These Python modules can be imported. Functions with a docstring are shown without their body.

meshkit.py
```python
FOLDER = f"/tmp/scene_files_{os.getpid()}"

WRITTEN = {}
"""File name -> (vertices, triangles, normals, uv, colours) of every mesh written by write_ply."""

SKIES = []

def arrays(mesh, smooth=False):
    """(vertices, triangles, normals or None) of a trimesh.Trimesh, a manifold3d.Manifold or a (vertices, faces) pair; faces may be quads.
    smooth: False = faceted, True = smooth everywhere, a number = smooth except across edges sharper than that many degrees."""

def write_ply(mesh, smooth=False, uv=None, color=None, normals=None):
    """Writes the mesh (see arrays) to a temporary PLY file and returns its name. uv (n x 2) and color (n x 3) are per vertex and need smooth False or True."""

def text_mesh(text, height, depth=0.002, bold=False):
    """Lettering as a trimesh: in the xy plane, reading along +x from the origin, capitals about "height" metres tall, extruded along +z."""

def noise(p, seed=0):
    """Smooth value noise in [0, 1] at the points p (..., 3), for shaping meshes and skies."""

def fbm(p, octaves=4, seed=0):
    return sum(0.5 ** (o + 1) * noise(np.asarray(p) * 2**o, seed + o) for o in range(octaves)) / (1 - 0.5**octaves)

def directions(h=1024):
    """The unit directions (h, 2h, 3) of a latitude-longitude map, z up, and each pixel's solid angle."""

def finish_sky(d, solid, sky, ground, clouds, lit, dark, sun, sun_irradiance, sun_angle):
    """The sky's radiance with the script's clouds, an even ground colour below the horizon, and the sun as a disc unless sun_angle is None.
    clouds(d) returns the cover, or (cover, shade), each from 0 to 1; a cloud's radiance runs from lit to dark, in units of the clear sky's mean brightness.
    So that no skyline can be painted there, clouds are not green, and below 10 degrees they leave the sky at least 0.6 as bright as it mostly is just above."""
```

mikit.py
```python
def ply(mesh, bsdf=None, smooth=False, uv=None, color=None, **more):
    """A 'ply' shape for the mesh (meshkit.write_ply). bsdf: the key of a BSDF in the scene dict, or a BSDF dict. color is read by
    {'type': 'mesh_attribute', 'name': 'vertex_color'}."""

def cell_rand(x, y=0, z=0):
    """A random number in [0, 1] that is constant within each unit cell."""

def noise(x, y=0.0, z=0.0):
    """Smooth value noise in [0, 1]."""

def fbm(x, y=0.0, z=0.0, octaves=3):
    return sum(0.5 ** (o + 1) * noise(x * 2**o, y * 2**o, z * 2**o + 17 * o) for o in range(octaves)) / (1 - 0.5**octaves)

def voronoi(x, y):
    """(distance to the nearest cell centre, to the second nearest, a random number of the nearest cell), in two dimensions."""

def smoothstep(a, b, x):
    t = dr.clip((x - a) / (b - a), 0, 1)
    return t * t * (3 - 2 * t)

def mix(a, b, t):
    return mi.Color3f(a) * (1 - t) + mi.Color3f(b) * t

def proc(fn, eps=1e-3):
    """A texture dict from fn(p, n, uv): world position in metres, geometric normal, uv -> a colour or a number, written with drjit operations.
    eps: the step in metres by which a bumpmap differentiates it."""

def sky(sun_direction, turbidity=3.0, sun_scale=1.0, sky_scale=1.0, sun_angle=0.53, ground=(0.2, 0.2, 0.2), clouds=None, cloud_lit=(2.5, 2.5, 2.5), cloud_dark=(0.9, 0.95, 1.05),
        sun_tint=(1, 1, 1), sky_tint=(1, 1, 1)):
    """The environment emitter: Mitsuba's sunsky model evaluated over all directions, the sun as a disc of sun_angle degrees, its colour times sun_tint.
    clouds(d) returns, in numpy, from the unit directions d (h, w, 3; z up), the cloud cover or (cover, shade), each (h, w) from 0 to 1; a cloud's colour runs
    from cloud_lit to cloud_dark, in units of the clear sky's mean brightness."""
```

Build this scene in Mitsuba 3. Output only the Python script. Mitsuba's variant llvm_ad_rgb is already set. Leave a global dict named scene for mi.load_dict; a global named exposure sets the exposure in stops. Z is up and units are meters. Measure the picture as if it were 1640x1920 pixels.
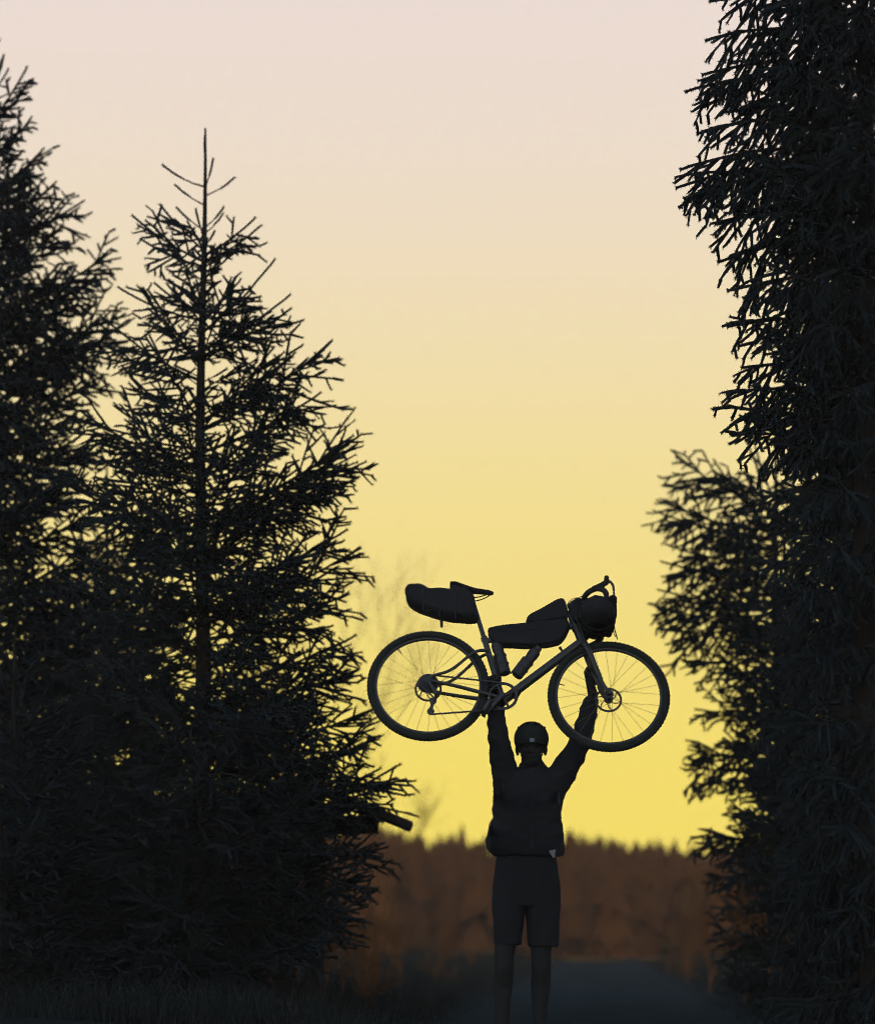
import math, numpy as np, trimesh, mitsuba as mi, mikit, meshkit
import manifold3d as m3
from shapely.geometry import Polygon
T = mi.ScalarTransform4f
rng = np.random.default_rng(7)
scene, labels = {}, {}

# ---------------------------------------------------------------- camera, sky, exposure
F_PX, EYE, PITCH = 6500.0, np.array([0, 0, 0.6]), math.atan((1765 - 960) / 6500.0)
FWD = np.array([0, math.cos(PITCH), math.sin(PITCH)])
UPV = np.array([0, -math.sin(PITCH), math.cos(PITCH)])
scene['camera'] = {'type': 'thinlens', 'fov': 2 * math.degrees(math.atan(820 / F_PX)), 'fov_axis': 'x',
                   'aperture_radius': 0.029, 'focus_distance': 20.0, 'near_clip': 0.1, 'far_clip': 3000.0,
                   'to_world': T().look_at(origin=EYE.tolist(), target=(EYE + FWD).tolist(), up=[0, 0, 1])}
exposure = 2.6
HAZE = 0.00048
SUN = np.array([0.03, 1.0, 0.015])      # just behind the far wood


def dusk(d):
    """Thin evening veil: yellow along the horizon, paler higher up, thinning away from the sunset."""
    el = np.degrees(np.arcsin(np.clip(d[..., 2], -1, 1)))
    t = np.clip((el - 1.6) / 14.9, 0, 1)
    shade = t * t * (3 - 2 * t)
    front = d @ (SUN / np.linalg.norm(SUN))
    streak = meshkit.fbm(np.stack([d[..., 0] * 3, d[..., 1] * 3, d[..., 2] * 14], -1), 3, 5) - 0.5
    a = np.clip((front - 0.35) / 0.58, 0, 1)
    cover = 0.16 + 0.84 * a * a * (3 - 2 * a)
    return cover, np.clip(shade + 0.05 * streak + 0.6 * (1 - a), 0, 1)


SKY_SCALE, SKY_TINT = 6.0, (0.75, 0.95, 1.55)
VEIL = 1.70
scene['sky_light'] = mikit.sky(SUN.tolist(), turbidity=3, sun_scale=0.02, sky_scale=SKY_SCALE, sky_tint=SKY_TINT,
                               ground=(0.06, 0.06, 0.05), sun_angle=0.6, clouds=dusk,
                               cloud_lit=[VEIL * c for c in (1.065, 0.842, 0.127)], cloud_dark=[VEIL * c for c in (0.912, 0.781, 0.722)])


def ray(px, py):
    return FWD + (px - 820) / F_PX * np.array([1.0, 0, 0]) + (960 - py) / F_PX * UPV


def W(px, py, Y):
    """The point at distance Y that the photograph shows at this pixel."""
    d = ray(px, py)
    return EYE + d * (Y / d[1])


# ---------------------------------------------------------------- materials
def diff(c, rough=0.8, spec=0.3):
    if rough >= 0.6:
        return {'type': 'twosided', 'b': {'type': 'diffuse', 'reflectance': {'type': 'rgb', 'value': list(c)}}}
    return {'type': 'twosided', 'b': {'type': 'principled', 'base_color': c if isinstance(c, dict) else {'type': 'rgb', 'value': list(c)}, 'roughness': rough, 'specular': spec}}


def metal(c, rough=0.35):
    return {'type': 'twosided', 'b': {'type': 'principled', 'base_color': {'type': 'rgb', 'value': list(c)}, 'roughness': rough, 'metallic': 1.0}}


scene['needle'] = {'type': 'twosided', 'b': {'type': 'diffuse', 'reflectance': mikit.proc(lambda p, n, uv: mikit.mix((0.018, 0.026, 0.030), (0.021, 0.029, 0.033), mikit.noise(p.x * 9, p.y * 9, p.z * 9)))}}
scene['bark'] = {'type': 'twosided', 'b': {'type': 'diffuse', 'reflectance': mikit.proc(lambda p, n, uv: mikit.mix((0.018, 0.018, 0.018), (0.034, 0.031, 0.028), mikit.fbm(p.x * 40, p.y * 40, p.z * 9)))}}
scene['twig'] = {'type': 'twosided', 'b': {'type': 'diffuse', 'reflectance': {'type': 'rgb', 'value': [0.16, 0.075, 0.03]}}}
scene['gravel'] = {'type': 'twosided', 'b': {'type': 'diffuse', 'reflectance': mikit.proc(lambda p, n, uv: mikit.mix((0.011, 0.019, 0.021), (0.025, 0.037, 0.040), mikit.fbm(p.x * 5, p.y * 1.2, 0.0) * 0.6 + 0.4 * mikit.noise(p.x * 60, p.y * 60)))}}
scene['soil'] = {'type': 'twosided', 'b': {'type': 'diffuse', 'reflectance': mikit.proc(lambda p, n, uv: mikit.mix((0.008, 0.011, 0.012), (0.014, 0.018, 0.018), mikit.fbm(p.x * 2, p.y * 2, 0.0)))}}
scene['straw'] = {'type': 'twosided', 'b': {'type': 'diffuse', 'reflectance': mikit.proc(lambda p, n, uv: mikit.mix((0.08, 0.040, 0.012), (0.16, 0.08, 0.025), mikit.fbm(p.x * 0.9, p.y * 0.15, 0.0)))}}
scene['grass_blade'] = {'type': 'twosided', 'b': {'type': 'diffuse', 'reflectance': {'type': 'rgb', 'value': [0.020, 0.026, 0.026]}}}
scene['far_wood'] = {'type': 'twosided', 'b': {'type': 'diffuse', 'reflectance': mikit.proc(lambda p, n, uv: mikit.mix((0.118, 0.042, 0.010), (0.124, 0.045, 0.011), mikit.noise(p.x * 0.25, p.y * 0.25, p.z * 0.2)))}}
scene['wood'] = diff((0.035, 0.034, 0.033))
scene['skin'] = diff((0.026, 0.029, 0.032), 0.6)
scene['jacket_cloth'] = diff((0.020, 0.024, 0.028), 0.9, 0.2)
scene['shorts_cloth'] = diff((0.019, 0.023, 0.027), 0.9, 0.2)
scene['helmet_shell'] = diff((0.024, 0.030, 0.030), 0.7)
scene['pale_cloth'] = diff((0.22, 0.24, 0.27), 0.8)
scene['shoe_leather'] = diff((0.05, 0.05, 0.05), 0.6)
scene['rubber'] = diff((0.026, 0.032, 0.030), 0.75)
scene['rim_alloy'] = diff((0.026, 0.029, 0.03), 0.4, 0.5)
scene['steel'] = metal((0.06, 0.06, 0.06), 0.5)
scene['spoke_steel'] = metal((0.14, 0.12, 0.09), 0.5)
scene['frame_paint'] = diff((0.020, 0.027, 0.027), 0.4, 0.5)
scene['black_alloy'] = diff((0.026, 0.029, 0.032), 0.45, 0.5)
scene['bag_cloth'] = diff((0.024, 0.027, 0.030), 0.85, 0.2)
scene['strap_web'] = diff((0.030, 0.034, 0.038), 0.9, 0.1)
scene['bottle_plastic'] = diff((0.021, 0.024, 0.028), 0.5, 0.4)
scene['badge_grey'] = diff((0.13, 0.19, 0.25), 0.5)


# ---------------------------------------------------------------- evening haze
scene['evening_air'] = {'type': 'homogeneous', 'albedo': {'type': 'rgb', 'value': [0.95, 0.95, 0.95]}, 'sigma_t': HAZE, 'phase': {'type': 'hg', 'g': 0.6}}
scene['camera']['medium'] = {'type': 'ref', 'id': 'evening_air'}
scene['haze'] = {'type': 'cube', 'to_world': T().translate([0, 130, 14.5]).scale([260, 200, 16]), 'bsdf': {'type': 'null'}, 'interior': {'type': 'ref', 'id': 'evening_air'}}
labels['haze'] = {'kind': 'stuff'}


# ---------------------------------------------------------------- helpers
def numbered(name):
    if name not in used:
        used.add(name)
        return name
    i = 1
    while f'{name}_{i:03d}' in used:
        i += 1
    used.add(f'{name}_{i:03d}')
    return f'{name}_{i:03d}'


used = set()


def thing(name, label, cat, group=None):
    k = numbered(name)
    labels[k] = {'label': label, 'category': cat}
    if group:
        labels[k]['group'] = group
    return k


def part(parent, name, mesh, mat, smooth=35, kind=None, label=None):
    k = numbered(f'{parent}__{name}')
    scene[k] = mikit.ply(mesh, mat, smooth)
    if kind:
        labels[k] = {'kind': kind}
    if label:
        labels.setdefault(k, {})['label'] = label
    return k


def struct(name, mesh, mat, kind='structure', label=None, cat=None, smooth=False):
    k = numbered(name)
    scene[k] = mikit.ply(mesh, mat, smooth)
    labels[k] = {'kind': kind}
    if label:
        labels[k].update(label=label, category=cat)
    return k


def norm(v):
    return v / (np.linalg.norm(v, axis=-1, keepdims=True) + 1e-12)


def many_tubes(P, R, sides=4, jit=0.0, seed=0):
    """P (n, k, 3) polylines, R (n, k) radii -> one mesh of open tapered tubes."""
    P, R = np.asarray(P, float), np.asarray(R, float)
    n, k, _ = P.shape
    t = norm(np.gradient(P, axis=1))
    ref = np.where(np.abs(t[..., 2:3]) < 0.85, [[[0, 0, 1.0]]], [[[1.0, 0, 0]]])
    a = norm(np.cross(t, ref))
    b = np.cross(t, a)
    ang = np.arange(sides) * 2 * np.pi / sides
    R3 = R[:, :, None] * np.ones(sides)
    if jit:
        R3 = R3 * (1 + jit * np.random.default_rng(seed).uniform(-1, 1, R3.shape))
    V = P[:, :, None] + R3[..., None] * (np.cos(ang)[None, None, :, None] * a[:, :, None] + np.sin(ang)[None, None, :, None] * b[:, :, None])
    i, j = np.meshgrid(np.arange(k - 1), np.arange(sides), indexing='ij')
    q = np.stack([i * sides + j, i * sides + (j + 1) % sides, (i + 1) * sides + (j + 1) % sides, (i + 1) * sides + j], -1).reshape(-1, 4)
    f = np.vstack([q[:, [0, 1, 2]], q[:, [0, 2, 3]]])
    Fc = (f[None] + (np.arange(n) * k * sides)[:, None, None]).reshape(-1, 3)
    return V.reshape(-1, 3), Fc


def join(parts):
    vs, fs, o = [], [], 0
    for v, f in parts:
        vs.append(v)
        fs.append(f + o)
        o += len(v)
    return np.vstack(vs), np.vstack(fs)


def tube(points, radii, sides=12, caps=True):
    """One closed tube along a polyline."""
    p = np.asarray(points, float)
    r = np.broadcast_to(np.asarray(radii, float), (len(p),))
    v, f = many_tubes(p[None], r[None], sides)
    if caps:
        n = len(v)
        v = np.vstack([v, p[0], p[-1]])
        j = np.arange(sides)
        f = np.vstack([f, np.stack([j * 0 + n, (j + 1) % sides, j], 1), np.stack([j * 0 + n + 1, n - sides + j, n - sides + (j + 1) % sides], 1)])
    m = trimesh.Trimesh(v, f, process=False)
    if m.volume < 0:
        m.invert()
    return m


def spline(pts, n=24):
    from scipy.interpolate import CubicSpline
    p = np.asarray(pts, float)
    s = np.concatenate([[0], np.cumsum(np.linalg.norm(np.diff(p, axis=0), axis=1))])
    return CubicSpline(s, p)(np.linspace(0, s[-1], n))


def cat(ms):
    return trimesh.util.concatenate(ms)


def to_man(m):
    return m3.Manifold(m3.Mesh(np.asarray(m.vertices, np.float32), np.asarray(m.faces, np.uint32)))


def from_man(m):
    q = m.to_mesh()
    return trimesh.Trimesh(q.vert_properties[:, :3], q.tri_verts, process=False)


def ball(c, r, seg=20, scale=(1, 1, 1), rot=None):
    s = m3.Manifold.sphere(r, seg).scale(list(scale))
    if rot is not None:
        s = s.rotate(list(rot))
    return s.translate([float(x) for x in c])


def bone(p, r, q, s, seg=16):
    return m3.Manifold.batch_hull([ball(p, r, seg), ball(q, s, seg)])


def chain(pts, rad, seg=16):
    return [bone(pts[i], rad[i], pts[i + 1], rad[i + 1], seg) for i in range(len(pts) - 1)]


def union(ms):
    return m3.Manifold.batch_boolean(ms, m3.OpType.Add)


def soft(man, length, it=12):
    m = from_man(man.refine_to_length(length))
    m.merge_vertices()
    trimesh.smoothing.filter_taubin(m, iterations=it)
    return m


def loft(sections, seg=40, power=2.3):
    """Closed solid through elliptical sections (centre, rx, ry) stacked in z."""
    a = np.linspace(0, 2 * np.pi, seg, endpoint=False)
    ca, sa = np.cos(a), np.sin(a)
    sx, sy = np.sign(ca) * np.abs(ca) ** (2 / power), np.sign(sa) * np.abs(sa) ** (2 / power)
    rings = [np.stack([c[0] + rx * sx, c[1] + ry * sy, c[2] + 0 * sx], 1) for c, rx, ry in sections]
    v = np.vstack(rings + [[sections[0][0]], [sections[-1][0]]])
    f, j = [], np.arange(seg)
    for i in range(len(sections) - 1):
        A, B = i * seg + j, i * seg + (j + 1) % seg
        f += [np.stack([A, B, B + seg], 1), np.stack([A, B + seg, A + seg], 1)]
    n = len(sections) * seg
    f += [np.stack([j * 0 + n, (j + 1) % seg, j], 1), np.stack([j * 0 + n + 1, n - seg + j, n - seg + (j + 1) % seg], 1)]
    m = trimesh.Trimesh(v, np.vstack(f), process=False)
    if m.volume < 0:
        m.invert()
    return to_man(m)


# ---------------------------------------------------------------- ground, road, far wood
def grid_mesh(xs, ys, zf):
    X, Y = np.meshgrid(xs, ys)
    v = np.stack([X, Y, zf(X, Y)], -1).reshape(-1, 3)
    nx, ny = len(xs), len(ys)
    i, j = np.meshgrid(np.arange(ny - 1), np.arange(nx - 1), indexing='ij')
    a = (i * nx + j).ravel()
    return v, np.vstack([np.stack([a, a + 1, a + nx + 1], 1), np.stack([a, a + nx + 1, a + nx], 1)])


def road_x(y):
    return 0.9 + (y - 20) * 0.047


def ground_z(x, y):
    off = np.abs(x - road_x(y))
    bank = np.clip((off - 1.7) / 1.6, 0, 1)
    lump = meshkit.fbm(np.stack([x * 0.7, y * 0.35, 0 * x], -1), 3, 2) - 0.4
    return bank * (0.10 + 0.22 * lump) * np.clip(1 - (y - 90) / 40, 0, 1)


ys = np.concatenate([np.linspace(-66, 10, 20), np.linspace(11, 140, 170), np.linspace(143, 326, 40)])
xs = np.concatenate([np.linspace(-255, -14, 24), np.linspace(-13.5, 16, 90), np.linspace(17, 255, 24)])
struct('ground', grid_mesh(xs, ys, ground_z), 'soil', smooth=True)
ry = np.linspace(-40, 150, 200)
lanes = np.linspace(-1.28, 1.28, 15)
X = road_x(ry)[:, None] + lanes[None] + 0.35 * (meshkit.fbm(np.stack([ry * 0.5, ry * 0, ry * 0], -1), 2, 4)[:, None] - 0.5) * np.sign(lanes)[None] * (np.abs(lanes) > 1.05)[None]
camber = 0.012 - 0.016 * np.exp(-((np.abs(lanes) - 0.7) / 0.28) ** 2)
edge = np.where(np.abs(lanes) > 1.2, -0.006, 0.0)
Z = 0.008 + np.broadcast_to(camber + edge, X.shape) * 0.9
v = np.stack([X, np.broadcast_to(ry[:, None], X.shape), Z], -1).reshape(-1, 3)
n1 = len(lanes)
i, j = np.meshgrid(np.arange(len(ry) - 1), np.arange(n1 - 1), indexing='ij')
a = (i * n1 + j).ravel()
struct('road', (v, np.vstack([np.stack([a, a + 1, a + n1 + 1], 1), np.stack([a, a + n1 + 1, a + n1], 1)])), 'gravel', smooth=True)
# straw coloured meadow at the end of the track
for mx0, mx1 in ((3.9, 5.4), (6.3, 7.6)):
    struct('meadow', grid_mesh(np.linspace(mx0, mx1, 8), np.linspace(100, 122, 10), lambda x, y: 0.03 + 0.02 * meshkit.noise(np.stack([x, y, 0 * x], -1))), 'straw', smooth=True)


def far_conifers():
    """A wall of conifers across the end of the valley, one tree a stack of ragged skirts."""
    P = []
    for row in range(13):
        y0 = 122 + row * 3.2
        for x in np.arange(-60, 75, 0.62):
            x1, y1 = x + rng.normal(0, 0.35), y0 + rng.normal(0, 2.2)
            px = 820 + x1 / y1 * F_PX
            top = np.interp(px, [-600, 300, 700, 860, 900, 1060, 1200, 1290, 1420, 1700, 2500], [1500, 1515, 1550, 1573, 1578, 1560, 1580, 1588, 1580, 1560, 1540])
            h = 0.6 + (1765 - top) / F_PX * y1 + rng.normal(-0.05 - 0.03 * (12 - row), 0.20)
            if rng.random() < 0.05:
                h += rng.uniform(0.2, 0.5)
            r = 0.21 * h * rng.uniform(0.8, 1.2)
            for k in range(5):
                z0, z1 = h * max(0.0, 0.03 + 0.19 * k + rng.uniform(-0.09, 0.09)), h * min(1.0, 0.44 + 0.17 * k)
                rr = r * (1.0, 0.95, 0.74, 0.45, 0.22)[k]
                a = np.arange(9) * 2 * np.pi / 9 + rng.uniform(0, 6)
                rad = rr * np.where(np.arange(9) % 2 == 0, 1.0, 0.72) * rng.uniform(0.85, 1.15, 9)
                ring = np.stack([x1 + rad * np.cos(a), y1 + rad * np.sin(a), z0 + rng.normal(0, 0.22, 9)], 1)
                v = np.vstack([ring, [[x1, y1, z1]]])
                jj = np.arange(9)
                P.append((v, np.stack([jj, (jj + 1) % 9, jj * 0 + 9], 1)))
    return join(P)


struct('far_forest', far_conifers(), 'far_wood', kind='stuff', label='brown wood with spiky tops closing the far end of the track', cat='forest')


# ---------------------------------------------------------------- spruces
def spruce(base, height, profile, hero=(), seed=0, n_whorl_gap=0.29, sides=4, dense=1.0, droop=0.0, low=0.3, shoot_r=0.0120,
           azi=None, gap2=0.047, hang=0.0, label='', up_top=0.95, twig3=0.072, min3=0.13, rings=(6, 4), bare_top=0.85, needles=0, max2=0.55, upper=1.0, internode=0, nw=0.0022, short_top=1.0):
    """base: trunk foot; profile(depth below the tip) -> branch length; hero: (attach z, tip point, sag)."""
    r = np.random.default_rng(seed)
    t = thing('spruce_tree', label, 'tree', None)
    top = base + [0, 0, height]
    # trunk
    zz = np.linspace(0, 1, 40)
    wob = np.stack([0.02 * np.sin(zz * 9 + seed), 0.02 * np.cos(zz * 7 + seed), 0 * zz], 1) * (1 - zz)[:, None] * zz[:, None] * 4
    tp = base + np.stack([0 * zz, 0 * zz, zz * height], 1) + wob
    tr = 0.008 + (0.012 * height) * (1 - zz) ** 0.95
    tr[0] *= 1.25
    part(t, 'trunk', tube(tp, tr, 10), 'bark', True)

    def trunk_at(z):
        return np.array([np.interp(z, tp[:, 2], tp[:, k]) for k in range(3)])
    K = 9
    BR, LEN, HERO = [], [], []
    s = np.linspace(0, 1, K)

    def add(p0, p3, sag, hero_):
        L = np.linalg.norm(p3 - p0)
        c = p0 * 0.45 + p3 * 0.55 - np.array([0, 0, sag * L])
        q = (1 - s)[:, None] ** 2 * p0 + 2 * (s * (1 - s))[:, None] * c + s[:, None] ** 2 * p3
        q[1:-1] += r.normal(0, 0.010 * L, (K - 2, 3)) * 0.5
        BR.append(q)
        LEN.append(L)
        HERO.append(hero_)
    for z, tip, sag in hero:
        add(trunk_at(z), np.asarray(tip, float), sag, True)
    d = 0.80 if len(hero) > 15 else 0.4
    while d < height - low:
        L0 = profile(d)
        den = dense * np.interp(d, [2.2, 3.6], [upper, 1.0])
        n = int(round(np.interp(d, [0.3, 0.9, 1.3], [3, 4, 6]) * den))
        a0 = r.uniform(0, 6.28)
        for k in range(n):
            for extra in range(2):
                if extra and r.random() > np.interp(d, [0.6, 1.2, 2.5], [0.0, 0.35, 0.8]) * den * den:
                    continue
                a = a0 + k * 2 * math.pi / n + r.normal(0, 0.2) + extra * 0.5
                L = L0 * np.interp(d, [1.0, 2.4], [short_top, 1.0]) * (r.uniform(0.66, 0.92) if not extra else r.uniform(0.35, 0.75))
                dd = d + r.normal(0, 0.03) + extra * r.uniform(0.04, n_whorl_gap)
                f = min(dd / height, 1)
                el = np.interp(dd, [0.3, 1.2, 2.6, 5, 9], [up_top, 0.80, 0.60, 0.40, 0.05]) - droop * min(1, dd / 3) + r.normal(0, 0.07)
                p0 = trunk_at(base[2] + height - dd)
                p3 = p0 + L * np.array([math.cos(a) * math.cos(el), math.sin(a) * math.cos(el), math.sin(el)])
                add(p0, p3, np.interp(dd, [0.3, 1.5, 4], [0.16, 0.10, 0.12]) + r.normal(0, 0.02), False)
        d += n_whorl_gap * r.uniform(0.8, 1.25) / np.interp(d, [2.2, 3.6], [max(upper, 0.75), 1.0])
    if internode:
        for dd in np.arange(0.85, 3.6, internode):
            a = r.uniform(0, 6.28)
            p0 = trunk_at(base[2] + height - dd)
            add(p0, p0 + r.uniform(0.08, 0.25) * norm(np.array([math.cos(a), math.sin(a), r.uniform(0.1, 0.7)])), 0.05, True)
    BR, LEN = np.array(BR), np.array(LEN)
    depth = base[2] + height - BR[:, 0, 2]
    # level 2 shoots
    cnt = np.maximum(2, (LEN / gap2 * np.interp(depth, [0.3, 0.9, 1.6], [0.25, 0.8, 1.0])).astype(int)) * (LEN > 0.26)
    cnt = np.where(depth < bare_top, 0, cnt)
    idx = np.repeat(np.arange(len(BR)), cnt)
    first = np.concatenate([[0], np.cumsum(cnt)[:-1]])
    ordn = np.arange(len(idx)) - first[idx]
    u = (ordn + r.uniform(0.1, 0.9, len(idx))) / np.maximum(cnt[idx], 1)
    bare_tip = np.where(np.array(HERO), 0.60 if short_top < 1 else 0.76, 0.80) + r.normal(0, 0.05, len(BR))
    bare_tip = np.where(depth > 2.2, np.maximum(bare_tip, 0.84), bare_tip)
    u = 0.10 + (np.minimum(bare_tip, 0.95)[idx] - 0.10) * u

    def along(P, idx, u):
        x = np.clip(u, 0, 0.999) * (P.shape[1] - 1)
        i = x.astype(int)
        f = (x - i)[:, None]
        return P[idx, i] * (1 - f) + P[idx, i + 1] * f, norm(P[idx, i + 1] - P[idx, i])

    def side_dirs(tan, side, phi, ang):
        up = np.array([0, 0, 1.0])
        lat = norm(np.cross(tan, up) + 1e-6)
        nor = np.cross(lat, tan)
        w = lat * (side * np.cos(phi))[:, None] + nor * np.sin(phi)[:, None]
        return tan * np.cos(ang)[:, None] + w * np.sin(ang)[:, None]
    o, tan = along(BR, idx, u)
    side = np.where(ordn % 2 == 0, 1.0, -1.0)
    phi = np.where(r.random(len(idx)) < 0.2, r.normal(0.6, 0.3, len(idx)), r.normal(-0.5, 0.4, len(idx)))
    ang = np.radians(np.interp(u, [0, 0.6, 1], [66, 52, 40])) + r.normal(0, 0.08, len(idx))
    dirs = side_dirs(tan, side, phi, ang)
    dirs[:, 2] -= hang * np.interp(u, [0, 0.7, 0.95], [1.0, 0.8, 0.1]) * r.uniform(0.4, 1.2, len(idx))
    dirs = norm(dirs)
    L2 = LEN[idx] * np.interp(u, [0.08, 0.3, 0.6, 0.9, 1.0], [0.12, 0.34, 0.36, 0.18, 0.10]) * r.uniform(0.55, 1.15, len(idx)) + 0.035
    L2 = np.minimum(L2, max2 * r.uniform(0.8, 1.1, len(L2)))
    bend = np.zeros((len(idx), 3))
    bend[:, 2] = r.normal(0.015, 0.03, len(idx)) * L2 - hang * 0.25 * L2
    bend += tan * (0.06 * L2)[:, None]
    k3 = np.append(np.linspace(0, 0.95, rings[0] - 1), 1.0)
    S2 = o[:, None] + dirs[:, None] * (L2[:, None, None] * k3[None, :, None]) + bend[:, None] * (k3 ** 2)[None, :, None]
    # level 3 shoots
    c3 = np.where(L2 > min3, (L2 / twig3).astype(int), 0)
    i3 = np.repeat(np.arange(len(S2)), c3)
    f3 = np.concatenate([[0], np.cumsum(c3)[:-1]])
    o3n = np.arange(len(i3)) - f3[i3]
    u3 = 0.12 + 0.82 * (o3n + r.uniform(0.1, 0.9, len(i3))) / np.maximum(c3[i3], 1)
    o3, t3 = along(S2, i3, u3)
    d3 = side_dirs(t3, np.where(o3n % 2 == 0, 1.0, -1.0), r.uniform(-1.3, 0.8, len(i3)), np.radians(r.uniform(38, 62, len(i3))))
    d3[:, 2] -= hang * 0.8 * r.uniform(0.3, 1.2, len(i3))
    d3 = norm(d3)
    L3 = np.minimum(L2[i3] * 0.36 * (1.25 - u3) * r.uniform(0.6, 1.3, len(i3)) + 0.035, 0.22)
    kk = np.append(np.linspace(0, 0.92, rings[1] - 1), 1.0)
    S3 = o3[:, None] + d3[:, None] * (L3[:, None, None] * kk[None, :, None])
    S3[:, 2] += t3 * (0.05 * L3)[:, None]
    # wood of the boughs, then needles
    wood_r = (0.0045 + 0.011 * LEN)[:, None] * (1 - 0.8 * s)[None]
    part(t, 'bough', many_tubes(BR, wood_r, 5), 'bark', True, kind='stuff')
    # needle clad ends of the boughs
    E = np.stack([along(BR, np.arange(len(BR)), np.full(len(BR), x))[0] for x in (0.45, 0.6, 0.75, 0.93, 0.985, 0.9985)], 1)
    E[depth < 0.42] = np.stack([along(BR, np.arange(len(BR)), np.full(len(BR), x))[0] for x in (0.0, 0.2, 0.4, 0.6, 0.85, 0.9985)], 1)[depth < 0.42]
    RE = np.tile(np.array([0.75, 1.0, 1.0, 1.0, 0.9, 0.35]) * shoot_r, (len(BR), 1))
    R2 = np.tile(np.append(np.interp(k3[:-1], [0, .1, .8, .95], [.8, 1.05, 1.0, .8]), 0.25) * shoot_r, (len(S2), 1)) * r.uniform(0.85, 1.2, (len(S2), 1))
    R3 = np.tile(np.append(np.linspace(1.0, 0.85, rings[1] - 1), 0.25) * shoot_r, (len(S3), 1)) * r.uniform(0.85, 1.2, (len(S3), 1))
    lead = top - [0, 0, 0.36]
    ld = np.stack([lead, lead + [0.004, 0, 0.12], lead + [-0.004, 0, 0.24], top])[None]
    crown = join([many_tubes(E, RE, sides), many_tubes(S2, R2, sides, 0.22, seed), many_tubes(S3, R3, sides, 0.25, seed), many_tubes(ld, [[0.011, 0.011, 0.011, 0.006]], 5)])
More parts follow.
